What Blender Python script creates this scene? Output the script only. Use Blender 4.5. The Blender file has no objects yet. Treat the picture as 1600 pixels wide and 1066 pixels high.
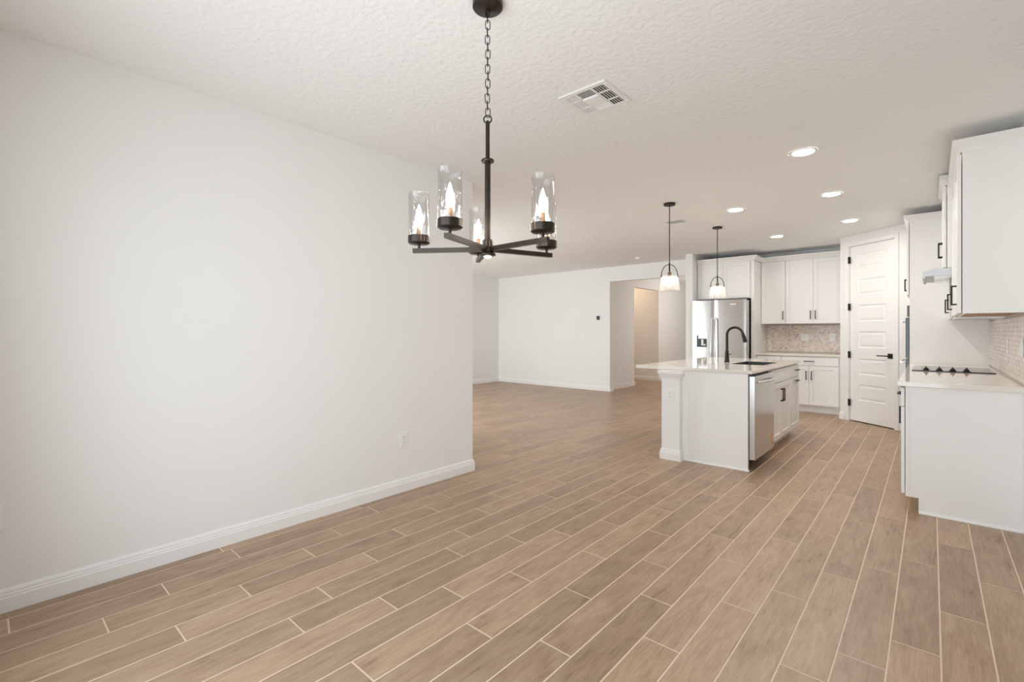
import bpy, bmesh, math, random
from mathutils import Vector, Matrix

random.seed(7)
SC = bpy.context.scene
COL = SC.collection
PI = math.pi

# ------------------------------------------------------------------ camera
YAW = math.radians(41.513)
EYE = 1.30
cam_data = bpy.data.cameras.new('camera')
cam_data.sensor_fit = 'HORIZONTAL'
cam_data.sensor_width = 36.0
cam_data.lens = 740.0 / 1600.0 * 36.0
cam_data.shift_y = -14.5 / 1600.0
cam_data.clip_start = 0.05
cam = bpy.data.objects.new('camera', cam_data)
cam.location = (0, 0, EYE)
cam.rotation_euler = (PI / 2, 0, YAW)
COL.objects.link(cam)
SC.camera = cam

# ------------------------------------------------------------------ world, daylight through the windows, exposure
world = bpy.data.worlds.new('sky')
SC.world = world
world.use_nodes = True
wbg = world.node_tree.nodes['Background']
wbg.inputs['Color'].default_value = (0.75, 0.87, 1.0, 1)
wbg.inputs['Strength'].default_value = 1.0
SC.view_settings.view_transform = 'Standard'
SC.view_settings.look = 'None'
SC.view_settings.exposure = 0.15
SC.view_settings.gamma = 1.0
SC.view_settings.use_curve_mapping = False
try:
    SC.cycles.max_bounces = 12
    SC.cycles.diffuse_bounces = 7
    SC.cycles.glossy_bounces = 5
    SC.cycles.transparent_max_bounces = 16
    SC.cycles.sample_clamp_indirect = 6.0
    SC.cycles.caustics_reflective = False
    SC.cycles.caustics_refractive = False
    SC.cycles.use_denoising = True
except Exception:
    pass


def area(name, loc, rot, sx, sy, power, color, spread=180):
    d = bpy.data.lights.new(name, 'AREA')
    d.shape = 'RECTANGLE'
    d.size, d.size_y = sx, sy
    d.energy = power
    d.color = color
    d.spread = math.radians(spread)
    o = bpy.data.objects.new(name, d)
    o.location = loc
    o.rotation_euler = rot
    COL.objects.link(o)
    return o


# the glass doors behind the camera, the dining window and the living-room sliders
area('daylight_dining_doors', (-1.15, -0.215, 1.10), (-PI / 2 - 0.10, 0, PI), 2.6, 2.1, 44, (0.87, 0.95, 1.0), 158)
area('daylight_living_doors', (-6.6, 3.07, 1.14), (-PI / 2 - 0.15, 0, PI), 2.9, 2.1, 112, (0.91, 0.97, 1.0))


def point(name, loc, power, color, r=0.06):
    d = bpy.data.lights.new(name, 'POINT')
    d.energy = power
    d.color = color
    d.shadow_soft_size = r
    o = bpy.data.objects.new(name, d)
    o.location = loc
    COL.objects.link(o)
    return o


point('corridor_lamp_light', (-6.3, 11.2, 2.5), 9, (1.0, 0.72, 0.48))
point('hall_fill_light', (-3.75, 12.0, 2.1), 24, (1.0, 0.93, 0.87))  # added fill to brighten the hall walls; no fixture, hidden from view

# ------------------------------------------------------------------ materials
def mat(name, col, rough=0.5, metal=0.0, spec=0.5, emit=None, estr=0.0, bump=None, vary=None):
    m = bpy.data.materials.new(name)
    m.use_nodes = True
    nt = m.node_tree
    b = nt.nodes['Principled BSDF']
    b.inputs['Base Color'].default_value = (*col, 1)
    b.inputs['Roughness'].default_value = rough
    b.inputs['Metallic'].default_value = metal
    b.inputs['Specular IOR Level'].default_value = spec
    if emit:
        b.inputs['Emission Color'].default_value = (*emit, 1)
        b.inputs['Emission Strength'].default_value = estr
    tc = nt.nodes.new('ShaderNodeTexCoord')
    if vary:                       # soft colour variation: (scale, amount)
        n = nt.nodes.new('ShaderNodeTexNoise')
        n.inputs['Scale'].default_value = vary[0]
        n.inputs['Detail'].default_value = 4
        r = nt.nodes.new('ShaderNodeMapRange')
        r.inputs['To Min'].default_value = 1 - vary[1]
        r.inputs['To Max'].default_value = 1 + vary[1]
        mx = nt.nodes.new('ShaderNodeMix')
        mx.data_type = 'RGBA'
        mx.blend_type = 'MULTIPLY'
        mx.inputs[0].default_value = 1
        mx.inputs[6].default_value = (*col, 1)
        nt.links.new(tc.outputs['Object'], n.inputs['Vector'])
        nt.links.new(n.outputs['Fac'], r.inputs['Value'])
        nt.links.new(r.outputs[0], mx.inputs[7])
        nt.links.new(mx.outputs[2], b.inputs['Base Color'])
    if bump:                       # (scale, strength, distance)
        n = nt.nodes.new('ShaderNodeTexNoise')
        n.inputs['Scale'].default_value = bump[0]
        n.inputs['Detail'].default_value = 3
        bp = nt.nodes.new('ShaderNodeBump')
        bp.inputs['Strength'].default_value = bump[1]
        bp.inputs['Distance'].default_value = bump[2]
        nt.links.new(tc.outputs['Object'], n.inputs['Vector'])
        nt.links.new(n.outputs['Fac'], bp.inputs['Height'])
        nt.links.new(bp.outputs['Normal'], b.inputs['Normal'])
    return m


M = {}
M['wall'] = mat('wall_paint', (0.85, 0.85, 0.84), 0.75, bump=(60, 0.08, 0.002), vary=(3, 0.01))
M['ceiling'] = mat('ceiling_texture', (0.89, 0.89, 0.888), 0.9, spec=0.2, bump=(30, 0.6, 0.010))
M['trim'] = mat('trim_paint', (0.87, 0.868, 0.86), 0.35, vary=(5, 0.01))
M['cabinet'] = mat('cabinet_paint', (0.86, 0.855, 0.845), 0.38, vary=(4, 0.012))
M['quartz'] = mat('quartz', (0.80, 0.765, 0.71), 0.07, spec=0.6, vary=(22, 0.035))
M['black'] = mat('matte_black_metal', (0.016, 0.014, 0.013), 0.42, metal=0.35, vary=(30, 0.1))
M['bronze'] = mat('dark_bronze', (0.046, 0.037, 0.031), 0.32, metal=0.75, vary=(30, 0.12))
M['socket'] = mat('aged_brass', (0.22, 0.14, 0.085), 0.35, metal=0.8, vary=(40, 0.1))
M['steel'] = mat('brushed_steel', (0.62, 0.61, 0.60), 0.24, metal=1.0)
M['steel_edge'] = mat('bright_steel', (0.78, 0.78, 0.78), 0.3, metal=1.0, vary=(30, 0.03))
M['sink_steel'] = mat('satin_sink_steel', (0.13, 0.127, 0.125), 0.38, metal=1.0, vary=(20, 0.06))
M['hood_steel'] = mat('satin_hood_steel', (0.52, 0.52, 0.52), 0.42, metal=1.0, vary=(20, 0.04))
M['dark'] = mat('dark_plastic', (0.02, 0.02, 0.022), 0.35, vary=(30, 0.1))
M['oven_glass'] = mat('black_glass', (0.012, 0.012, 0.014), 0.05, vary=(30, 0.05))
M['plate'] = mat('white_plastic', (0.87, 0.87, 0.86), 0.35, vary=(20, 0.01))
M['slot'] = mat('socket_slot', (0.10, 0.10, 0.10), 0.6, vary=(20, 0.05))
M['underwood'] = mat('maple_underside', (0.42, 0.27, 0.14), 0.6, vary=(12, 0.2))
M['vent_dark'] = mat('vent_shadow_box', (0.16, 0.155, 0.15), 0.8, vary=(20, 0.05))  # dark grey painted in for the shade inside the vents
M['grout'] = mat('sand_grout', (0.74, 0.61, 0.48), 0.9, vary=(25, 0.08))
M['can'] = mat('led_lens', (1, 1, 1), 0.5, emit=(1.0, 0.94, 0.86), estr=150, vary=(5, 0.0))
M['bulb'] = mat('warm_bulb', (1, 0.9, 0.8), 0.4, emit=(1.0, 0.86, 0.70), estr=70, vary=(5, 0.0))
M['bulb_big'] = mat('warm_globe_bulb', (1, 0.9, 0.8), 0.4, emit=(1.0, 0.90, 0.78), estr=36, vary=(5, 0.0))
M['downlens'] = mat('hub_lens', (1, 0.95, 0.9), 0.4, emit=(1.0, 0.88, 0.7), estr=8, vary=(5, 0.0))
M['label'] = mat('orange_sticker', (0.75, 0.28, 0.12), 0.6, vary=(60, 0.25))


def brushed(m, horizontal=True):
    nt = m.node_tree
    b = nt.nodes['Principled BSDF']
    tc = nt.nodes.new('ShaderNodeTexCoord')
    mp = nt.nodes.new('ShaderNodeMapping')
    mp.inputs['Scale'].default_value = (3, 3, 260) if horizontal else (260, 260, 3)
    n = nt.nodes.new('ShaderNodeTexNoise')
    n.inputs['Scale'].default_value = 2.0
    n.inputs['Detail'].default_value = 3
    r = nt.nodes.new('ShaderNodeMapRange')
    r.inputs['To Min'].default_value = 0.14
    r.inputs['To Max'].default_value = 0.24
    nt.links.new(tc.outputs['Object'], mp.inputs['Vector'])
    nt.links.new(mp.outputs[0], n.inputs['Vector'])
    nt.links.new(n.outputs['Fac'], r.inputs['Value'])
    nt.links.new(r.outputs[0], b.inputs['Roughness'])


brushed(M['steel'])


def thin_glass(name, tint, rough, bump_scale, bump_str, base=0.06, mist=0.0, edge=0.75):
    m = bpy.data.materials.new(name)
    m.use_nodes = True
    nt = m.node_tree
    nt.nodes.clear()
    out = nt.nodes.new('ShaderNodeOutputMaterial')
    tr = nt.nodes.new('ShaderNodeBsdfTransparent')
    tr.inputs['Color'].default_value = (*tint, 1)
    gl = nt.nodes.new('ShaderNodeBsdfGlossy')
    gl.inputs['Roughness'].default_value = rough
    lw = nt.nodes.new('ShaderNodeLayerWeight')
    lw.inputs['Blend'].default_value = 0.25
    mr = nt.nodes.new('ShaderNodeMapRange')
    mr.inputs['To Min'].default_value = base
    mr.inputs['To Max'].default_value = edge
    mix = nt.nodes.new('ShaderNodeMixShader')
    tc = nt.nodes.new('ShaderNodeTexCoord')
    mp = nt.nodes.new('ShaderNodeMapping')
    mp.inputs['Scale'].default_value = (1, 1, 0.35)
    n = nt.nodes.new('ShaderNodeTexNoise')
    n.inputs['Scale'].default_value = bump_scale
    bp = nt.nodes.new('ShaderNodeBump')
    bp.inputs['Strength'].default_value = bump_str
    bp.inputs['Distance'].default_value = 0.01
    L = nt.links
    L.new(tc.outputs['Object'], mp.inputs['Vector'])
    L.new(mp.outputs[0], n.inputs['Vector'])
    L.new(n.outputs['Fac'], bp.inputs['Height'])
    L.new(bp.outputs['Normal'], gl.inputs['Normal'])
    L.new(lw.outputs['Facing'], mr.inputs['Value'])
    L.new(mr.outputs[0], mix.inputs['Fac'])
    L.new(tr.outputs[0], mix.inputs[1])
    L.new(gl.outputs[0], mix.inputs[2])
    last = mix
    if mist:
        df = nt.nodes.new('ShaderNodeBsdfTranslucent')
        df.inputs['Color'].default_value = (0.95, 0.93, 0.9, 1)
        m2 = nt.nodes.new('ShaderNodeMixShader')
        m2.inputs['Fac'].default_value = mist
        L.new(mix.outputs[0], m2.inputs[1])
        L.new(df.outputs[0], m2.inputs[2])
        last = m2
    L.new(last.outputs[0], out.inputs['Surface'])
    return m


M['glass'] = thin_glass('hammered_glass', (0.97, 0.97, 0.97), 0.06, 55, 0.45, 0.07)
M['glass_seed'] = thin_glass('seeded_glass', (0.97, 0.96, 0.95), 0.015, 60, 0.0, 0.015, mist=0.085, edge=0.35)


def wood_tile():
    m = bpy.data.materials.new('wood_look_tile')
    m.use_nodes = True
    nt = m.node_tree
    b = nt.nodes['Principled BSDF']
    L = nt.links
    geo = nt.nodes.new('ShaderNodeNewGeometry')
    oi = nt.nodes.new('ShaderNodeObjectInfo')
    add = nt.nodes.new('ShaderNodeMath'); add.operation = 'ADD'
    L.new(geo.outputs['Random Per Island'], add.inputs[0])
    L.new(oi.outputs['Random'], add.inputs[1])
    fr = nt.nodes.new('ShaderNodeMath'); fr.operation = 'FRACT'
    L.new(add.outputs[0], fr.inputs[0])
    mul = nt.nodes.new('ShaderNodeMath'); mul.operation = 'MULTIPLY'
    mul.inputs[1].default_value = 53.0
    L.new(fr.outputs[0], mul.inputs[0])
    comb = nt.nodes.new('ShaderNodeCombineXYZ')
    for i in range(3):
        L.new(mul.outputs[0], comb.inputs[i])
    va = nt.nodes.new('ShaderNodeVectorMath'); va.operation = 'ADD'
    L.new(geo.outputs['Position'], va.inputs[0])
    L.new(comb.outputs[0], va.inputs[1])

    def noise(scale_vec, scale, detail, dist=0.0):
        mp = nt.nodes.new('ShaderNodeMapping')
        mp.inputs['Scale'].default_value = scale_vec
        L.new(va.outputs[0], mp.inputs['Vector'])
        n = nt.nodes.new('ShaderNodeTexNoise')
        n.inputs['Scale'].default_value = scale
        n.inputs['Detail'].default_value = detail
        n.inputs['Distortion'].default_value = dist
        L.new(mp.outputs[0], n.inputs['Vector'])
        return n.outputs['Fac']
    fine = noise((1, 0.06, 1), 150, 6, 0.3)
    streak = noise((1, 0.13, 1), 18, 5, 1.6)
    blot = noise((1, 0.36, 1), 8, 4, 1.2)
    ramp = nt.nodes.new('ShaderNodeValToRGB')
    e = ramp.color_ramp.elements
    e[0].position = 0.33; e[0].color = (0.140, 0.080, 0.045, 1)
    e[1].position = 0.70; e[1].color = (0.480, 0.338, 0.228, 1)
    x = ramp.color_ramp.elements.new(0.47); x.color = (0.355, 0.235, 0.150, 1)
    w = nt.nodes.new('ShaderNodeMath'); w.operation = 'MULTIPLY_ADD'
    w.inputs[1].default_value = 0.36
    L.new(streak, w.inputs[0])
    w2 = nt.nodes.new('ShaderNodeMath'); w2.operation = 'MULTIPLY_ADD'
    w2.inputs[1].default_value = 0.36
    L.new(blot, w2.inputs[0])
    w3 = nt.nodes.new('ShaderNodeMath'); w3.operation = 'MULTIPLY'
    w3.inputs[1].default_value = 0.40
    L.new(fine, w3.inputs[0])
    L.new(w3.outputs[0], w2.inputs[2])
    L.new(w2.outputs[0], w.inputs[2])
    L.new(w.outputs[0], ramp.inputs[0])
    hsv = nt.nodes.new('ShaderNodeHueSaturation')
    mr = nt.nodes.new('ShaderNodeMapRange')
    mr.inputs['To Min'].default_value = 0.85
    mr.inputs['To Max'].default_value = 1.10
    L.new(fr.outputs[0], mr.inputs['Value'])
    L.new(mr.outputs[0], hsv.inputs['Value'])
    L.new(ramp.outputs[0], hsv.inputs['Color'])
    L.new(hsv.outputs[0], b.inputs['Base Color'])
    b.inputs['Roughness'].default_value = 0.36
    b.inputs['Specular IOR Level'].default_value = 0.45
    bp = nt.nodes.new('ShaderNodeBump')
    bp.inputs['Strength'].default_value = 0.10
    bp.inputs['Distance'].default_value = 0.002
    L.new(fine, bp.inputs['Height'])
    L.new(bp.outputs['Normal'], b.inputs['Normal'])
    return m


M['tile'] = wood_tile()


def mosaic_mat():
    m = bpy.data.materials.new('marble_mosaic')
    m.use_nodes = True
    nt = m.node_tree
    b = nt.nodes['Principled BSDF']
    L = nt.links
    geo = nt.nodes.new('ShaderNodeNewGeometry')
    n = nt.nodes.new('ShaderNodeTexNoise')
    n.inputs['Scale'].default_value = 9
    n.inputs['Detail'].default_value = 6
    n.inputs['Distortion'].default_value = 1.5
    L.new(geo.outputs['Position'], n.inputs['Vector'])
    a = nt.nodes.new('ShaderNodeMath'); a.operation = 'MULTIPLY_ADD'
    a.inputs[1].default_value = 0.55
    L.new(geo.outputs['Random Per Island'], a.inputs[0])
    s = nt.nodes.new('ShaderNodeMath'); s.operation = 'MULTIPLY'
    s.inputs[1].default_value = 0.55
    L.new(n.outputs['Fac'], s.inputs[0])
    L.new(s.outputs[0], a.inputs[2])
    r = nt.nodes.new('ShaderNodeValToRGB')
    e = r.color_ramp.elements
    e[0].position = 0.12; e[0].color = (0.40, 0.33, 0.30, 1)
    e[1].position = 0.80; e[1].color = (0.86, 0.80, 0.755, 1)
    x = r.color_ramp.elements.new(0.32); x.color = (0.70, 0.61, 0.56, 1)
    L.new(a.outputs[0], r.inputs[0])
    L.new(r.outputs[0], b.inputs['Base Color'])
    b.inputs['Roughness'].default_value = 0.3
    return m


M['mosaic'] = mosaic_mat()
M['mosaic_grout'] = mat('mosaic_grout', (0.60, 0.53, 0.48), 0.8, vary=(30, 0.05))

# ------------------------------------------------------------------ mesh helpers
def NB():
    return bmesh.new()


def box(bm, x0, x1, y0, y1, z0, z1, bev=0.0, seg=1):
    v = [bm.verts.new((x, y, z)) for x in (x0, x1) for y in (y0, y1) for z in (z0, z1)]
    f = [(0, 1, 3, 2), (4, 6, 7, 5), (0, 4, 5, 1), (2, 3, 7, 6), (0, 2, 6, 4), (1, 5, 7, 3)]
    fs = [bm.faces.new([v[i] for i in q]) for q in f]
    if bev > 0:
        es = list({e for fc in fs for e in fc.edges})
        bmesh.ops.bevel(bm, geom=es, offset=bev, segments=seg, affect='EDGES', profile=0.5)


def cyl(bm, p0, p1, r0, r1=None, n=20, caps=True):
    r1 = r0 if r1 is None else r1
    p0, p1 = Vector(p0), Vector(p1)
    d = (p1 - p0).normalized()
    up = Vector((0, 0, 1)) if abs(d.z) < 0.9 else Vector((1, 0, 0))
    a = d.cross(up).normalized()
    c = a.cross(d)
    A, B = [], []
    for i in range(n):
        t = 2 * PI * i / n
        o = a * math.cos(t) + c * math.sin(t)
        A.append(bm.verts.new(p0 + o * r0))
        B.append(bm.verts.new(p1 + o * r1))
    for i in range(n):
        j = (i + 1) % n
        bm.faces.new((A[i], B[i], B[j], A[j]))
    if caps:
        bm.faces.new(A)
        bm.faces.new(B[::-1])


def lathe(bm, prof, n=28, cx=0, cy=0, closed_ends=True):
    rings = []
    for r, z in prof:
        if r < 1e-5:
            rings.append([bm.verts.new((cx, cy, z))])
        else:
            rings.append([bm.verts.new((cx + r * math.cos(2 * PI * i / n), cy + r * math.sin(2 * PI * i / n), z)) for i in range(n)])
    for a, b in zip(rings[:-1], rings[1:]):
        for i in range(n):
            j = (i + 1) % n
            if len(a) == 1 and len(b) == 1:
                continue
            if len(a) == 1:
                bm.faces.new((a[0], b[j], b[i]))
            elif len(b) == 1:
                bm.faces.new((a[i], a[j], b[0]))
            else:
                bm.faces.new((a[i], a[j], b[j], b[i]))
    if closed_ends:
        if len(rings[0]) > 1:
            bm.faces.new(rings[0][::-1])
        if len(rings[-1]) > 1:
            bm.faces.new(rings[-1])


def tube(bm, pts, r, n=12, closed=False, radii=None):
    pts = [Vector(p) for p in pts]
    k = len(pts)
    rings = []
    prev = None
    for i, p in enumerate(pts):
        if closed:
            d = (pts[(i + 1) % k] - pts[i - 1]).normalized()
        else:
            d = (pts[min(i + 1, k - 1)] - pts[max(i - 1, 0)]).normalized()
        if prev is None:
            up = Vector((0, 0, 1)) if abs(d.z) < 0.9 else Vector((1, 0, 0))
            a = d.cross(up).normalized()
        else:
            a = (prev - d * prev.dot(d)).normalized()
        prev = a
        c = d.cross(a)
        rr = radii[i] if radii else r
        rings.append([bm.verts.new(p + (a * math.cos(2 * PI * j / n) + c * math.sin(2 * PI * j / n)) * rr) for j in range(n)])
    m = k if closed else k - 1
    for i in range(m):
        A, B = rings[i], rings[(i + 1) % k]
        for j in range(n):
            q = (j + 1) % n
            bm.faces.new((A[j], A[q], B[q], B[j]))
    if not closed:
        bm.faces.new(rings[0][::-1])
        bm.faces.new(rings[-1])


def sweep(bm, path, prof, z=0.0, side=1, closed=False):
    """Sweep a profile of (out, up) along a plan path; out is to the right of travel when side = 1."""
    P = [Vector((p[0], p[1])) for p in path]
    k = len(P)
    rows = []
    for i in range(k):
        def nrm(a, b):
            d = (b - a).normalized()
            return Vector((d.y, -d.x)) * side
        ns = []
        if i > 0 or closed:
            ns.append(nrm(P[i - 1], P[i]))
        if i < k - 1 or closed:
            ns.append(nrm(P[i], P[(i + 1) % k]))
        n = ns[0] if len(ns) == 1 else (ns[0] + ns[1]) / (1 + ns[0].dot(ns[1]))
        rows.append([bm.verts.new((P[i].x + n.x * o, P[i].y + n.y * o, z + u)) for o, u in prof])
    m = len(prof)
    for i in range(k if closed else k - 1):
        A, B = rows[i], rows[(i + 1) % k]
        for j in range(m):
            q = (j + 1) % m
            bm.faces.new((A[j], B[j], B[q], A[q]))
    if not closed:
        bm.faces.new(rows[0])
        bm.faces.new(rows[-1][::-1])


def obj(name, bm, material, parent=None, smooth=False, loc=(0, 0, 0), rot=(0, 0, 0)):
    bmesh.ops.recalc_face_normals(bm, faces=bm.faces)
    me = bpy.data.meshes.new(name)
    bm.to_mesh(me)
    bm.free()
    me.materials.append(material)
    if smooth:
        for p in me.polygons:
            p.use_smooth = True
        try:
            me.set_sharp_from_angle(angle=math.radians(40))
        except Exception:
            pass
    o = bpy.data.objects.new(name, me)
    o.location = loc
    o.rotation_euler = rot
    COL.objects.link(o)
    if parent is not None:
        o.parent = parent
    return o


def tag(o, label, cat, group=None):
    o['label'] = label
    o['category'] = cat
    if group:
        o['group'] = group
    return o


def thing(name, label, cat, loc=(0, 0, 0), rz=0.0, group=None):
    o = bpy.data.objects.new(name, None)
    o.empty_display_size = 0.1
    o.location = loc
    o.rotation_euler = (0, 0, rz)
    COL.objects.link(o)
    return tag(o, label, cat, group)


def struct(name, bm, m, parent=None):
    o = obj(name, bm, m, parent)
    o['kind'] = 'structure'
    return o


def copy_tree(o, parent=None):
    c = o.copy()
    COL.objects.link(c)
    if parent is not None:
        c.parent = parent
    for ch in list(o.children):
        copy_tree(ch, c)
    return c


# ------------------------------------------------------------------ room shell
CH = 2.70
XL = -3.22      # dining wall face
YD = -0.24     # inner face of the window wall behind the camera
YC = 3.08       # its outer corner
XW = 0.465      # kitchen side wall face
YB = 9.48       # kitchen back wall face
YF = 9.10       # living-room far wall face
XLL = -8.52     # living-room end wall face
RC = 0.94       # countertop height

b = NB(); box(b, -8.7, 2.0, -1.85, 14.8, CH, CH + 0.06)
struct('ceiling', b, M['ceiling'])

b = NB(); box(b, XL - 0.12, XL, YD - 0.12, YC, 0, CH)
struct('wall_left', b, M['wall'])
b = NB()
for x0, x1, z0, z1 in ((XLL, -8.1, 0, CH), (-5.10, XL - 0.12, 0, CH), (-8.1, -5.10, 2.24, CH)):
    box(b, x0, x1, YC - 0.13, YC - 0.01, z0, z1)
struct('wall_living_front', b, M['wall'])
b = NB(); box(b, XLL - 0.12, XLL, 2.9, YF + 0.13, 0, CH)
struct('wall_living_left', b, M['wall'])
XO = -5.22
b = NB()
box(b, XLL, XO, YF, YF + 0.13, 0, CH)
box(b, XO, -3.325, YF, YF + 0.13, 2.388, CH)
struct('wall_far', b, M['wall'])
XH = -5.40
b = NB()
box(b, XH - 0.12, XH, YF + 0.13, 10.58, 0, CH)
box(b, XH - 0.12, XH, 10.58, 11.95, 2.388, CH)
box(b, XH - 0.12, XH, 11.95, 14.7, 0, CH)
struct('wall_hall_left', b, M['wall'])
b = NB()
box(b, -7.4, XH - 0.12, 11.95, 12.07, 0, CH)
box(b, -7.4, XH - 0.12, 10.46, 10.58, 0, CH)
box(b, -7.5, -7.4, 10.46, 12.07, 0, CH)
struct('wall_corridor', b, M['wall'])
b = NB(); box(b, XH, -3.2, 14.6, 14.7, 0, CH)
struct('wall_hall_end', b, M['wall'])
XK0, XK1 = -3.325, -3.20
b = NB(); box(b, XK0, XK1, 8.50, 14.6, 0, CH)
struct('wall_kitchen_left', b, M['wall'])
b = NB(); box(b, XK1, 0.6, YB, YB + 0.12, 0, CH)
struct('wall_kitchen_back', b, M['wall'])
b = NB(); box(b, XW, XW + 0.12, 3.7, YB, 0, CH)
struct('wall_kitchen_right', b, M['wall'])
b = NB()
box(b, XW, 1.9, 3.58, 3.7, 0, CH)
box(b, 1.78, 1.9, YD - 0.12, 3.58, 0, CH)
struct('wall_dining_right', b, M['wall'])
b = NB()
box(b, XL, -2.5, YD - 0.12, YD, 0, CH)
box(b, 0.2, 1.78, YD - 0.12, YD, 0, CH)
box(b, -2.5, 0.2, YD - 0.12, YD, 2.2, CH)
struct('wall_dining_back', b, M['wall'])

# frames of the openings behind the camera
b = NB()
for x in (-2.5, -1.18, 0.14):
    box(b, x, x + 0.06, YD - 0.09, YD - 0.03, 0, 2.2)
box(b, -2.44, 0.14, YD - 0.09, YD - 0.03, 2.14, 2.2)
struct('window_1', b, M['trim'])
b = NB()
for x in (-8.1, -6.6, -5.16):
    box(b, x, x + 0.06, YC - 0.10, YC - 0.04, 0, 2.24)
box(b, -8.04, -5.16, YC - 0.10, YC - 0.04, 2.18, 2.24)
struct('window_2', b, M['trim'])

# pantry corner: return wall, diagonal wall with the door opening, return to the side wall
PA = Vector((-1.02, 8.57))
PANG = math.radians(-38.3)
PD = Vector((math.cos(PANG), math.sin(PANG)))
pantry_len = 1.05
PBv = PA + PD * pantry_len
DU0, DU1, DZ = 0.160, 0.835, 2.535
b = NB()
box(b, 0, DU0 - 0.012, 0, 0.11, 0, CH)
box(b, DU1 + 0.012, pantry_len, 0, 0.11, 0, CH)
box(b, DU0 - 0.012, DU1 + 0.012, 0, 0.11, DZ + 0.012, CH)
wp = struct('wall_pantry', b, M['wall'])
wp.location = (PA.x, PA.y, 0)
wp.rotation_euler = (0, 0, PANG)
b = NB(); box(b, PA.x, PA.x + 0.10, PA.y + 0.03, YB, 0, CH)
struct('wall_pantry_side', b, M['wall'])
b = NB(); box(b, PBv.x, XW, PBv.y, PBv.y + 0.1, 0, CH)
struct('wall_pantry_return', b, M['wall'])

# baseboards
BBP = [(0, 0), (0.016, 0), (0.016, 0.066), (0.013, 0.072), (0.013, 0.080), (0.010, 0.085), (0.010, 0.094), (0.005, 0.105), (0, 0.107)]


def baseboard(name, path, side=1):
    b = NB()
    sweep(b, path, BBP, 0, side)
    return struct(name, b, M['trim'])


baseboard('baseboard_left', [(XL, YD), (XL, YC), (XL - 0.6, YC)], 1)
baseboard('baseboard_living_left', [(XLL, YC), (XLL, YF)], 1)
baseboard('baseboard_far', [(XLL, YF), (XO, YF), (XO, YF + 0.13), (XH, YF + 0.13)], 1)
baseboard('baseboard_hall', [(XH, YF + 0.13), (XH, 10.58), (XH - 0.12, 10.58)], 1)
baseboard('baseboard_corridor', [(-7.4, 11.95), (XH, 11.95), (XH, 14.6)], 1)
baseboard('baseboard_pantry', [(PA.x, YB), (PA.x, PA.y), (PA.x + PD.x * (DU0 - 0.075), PA.y + PD.y * (DU0 - 0.075))], 1)
baseboard('baseboard_kitchen_left', [(XK1, 8.50), (XK0, 8.50), (XK0, 14.6)], -1)

# ------------------------------------------------------------------ tiled floor
W0, X0 = 0.15818, -3.13445
GAP = 0.0058
anchors = {0: 0.093, 1: 0.631, 2: 0.378, 3: 0.894, 4: 0.582, 5: 1.149, 6: 0.938, 7: 1.306, 8: 0.645, 9: 0.978, 10: 1.448,
           11: 1.979, 12: 1.574, 13: 2.183, 14: 1.884, 15: 2.383, 16: 2.658, 17: 3.038, 18: 2.315, 19: 2.557, 20: 2.971, 21: 3.455}
seen_mid = {0: 1.46, 1: 1.54, 2: 1.29, 3: 1.81, 4: 1.5, 5: 1.61, 6: 1.4, 7: 1.306, 8: 2.04, 9: 1.9, 10: 1.92, 11: 2.45,
            12: 2.52, 13: 2.66, 14: 2.36, 15: 2.86, 16: 3.13, 17: 3.52, 18: 3.28, 19: 3.04, 20: 3.45, 21: 3.455}
anchors[8] = 1.575

b = NB(); box(b, -8.7, 2.0, -1.85, 14.8, -0.06, -0.0012)
floor = struct('floor', b, M['grout'])


def zones(x0, x1):
    """Clear floor spans in y for a row of tiles between x0 and x1."""
    xm = (x0 + x1) / 2
    if xm < XLL:
        return []
    if xm < XL - 0.0:
        lo = YC
        if xm > -3.33:
            return [(lo, 8.50)]
        if xm > XH:
            return [(lo, 14.6)]
        if xm > -7.4:
            return [(lo, YF), (10.58, 11.95)]
        return [(lo, YF)]
    if xm > XW:
        return [(YD, 3.58)]
    return [(YD, YB)]


cy, sy = math.cos(YAW), math.sin(YAW)


def to_px(x, y):
    Z = -x * sy + y * cy
    X = x * cy + y * sy
    if Z < 0.3:
        return None
    return (800 + 740 * X / Z, 518.5 + 740 * EYE / Z)


tiles = []
kmin, kmax = -35, 31
for k in range(kmin, kmax + 1):
    x0, x1 = X0 + k * W0, X0 + (k + 1) * W0
    Lk = min(0.957, 0.913 + 0.0024 * max(0, k))
    a = anchors.get(k, random.random() * 0.9)
    if k in seen_mid:
        n = round((seen_mid[k] - a) / 0.93)
    for z0, z1 in zones(x0, x1):
        j = math.floor((z0 - a) / Lk)
        y = a + j * Lk
        while y < z1 - 0.01:
            ya, yb = max(y, z0), min(y + Lk, z1)
            if yb - ya > 0.03:
                tiles.append((x0 + GAP / 2, x1 - GAP / 2, ya + GAP / 2, yb - GAP / 2))
            y += Lk


def px_area(t):
    pts = [to_px(t[i], t[j]) for i, j in ((0, 2), (1, 2), (1, 3), (0, 3))]
    if any(p is None for p in pts):
        # tile straddles the camera plane: sample its centre
        return 0.0
    cx = sum(p[0] for p in pts) / 4
    cyy = sum(p[1] for p in pts) / 4
    if not (-150 < cx < 1750 and cyy < 1180):
        return 0.0
    # hidden behind the dining wall, the island or the side cabinets
    x, yv = (t[0] + t[1]) / 2, (t[2] + t[3]) / 2
    if -2.05 < x < -1.3 and 4.75 < yv < 6.9:
        return 0.0
    if x > -0.1 and yv > 4.55:
        return 0.0
    if x < XL and cx < 735:
        return 0.0
    s = 0
    for i in range(4):
        q, w = pts[i], pts[(i + 1) % 4]
        s += q[0] * w[1] - w[0] * q[1]
    return abs(s) / 2


tiles.sort(key=px_area, reverse=True)


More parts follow.
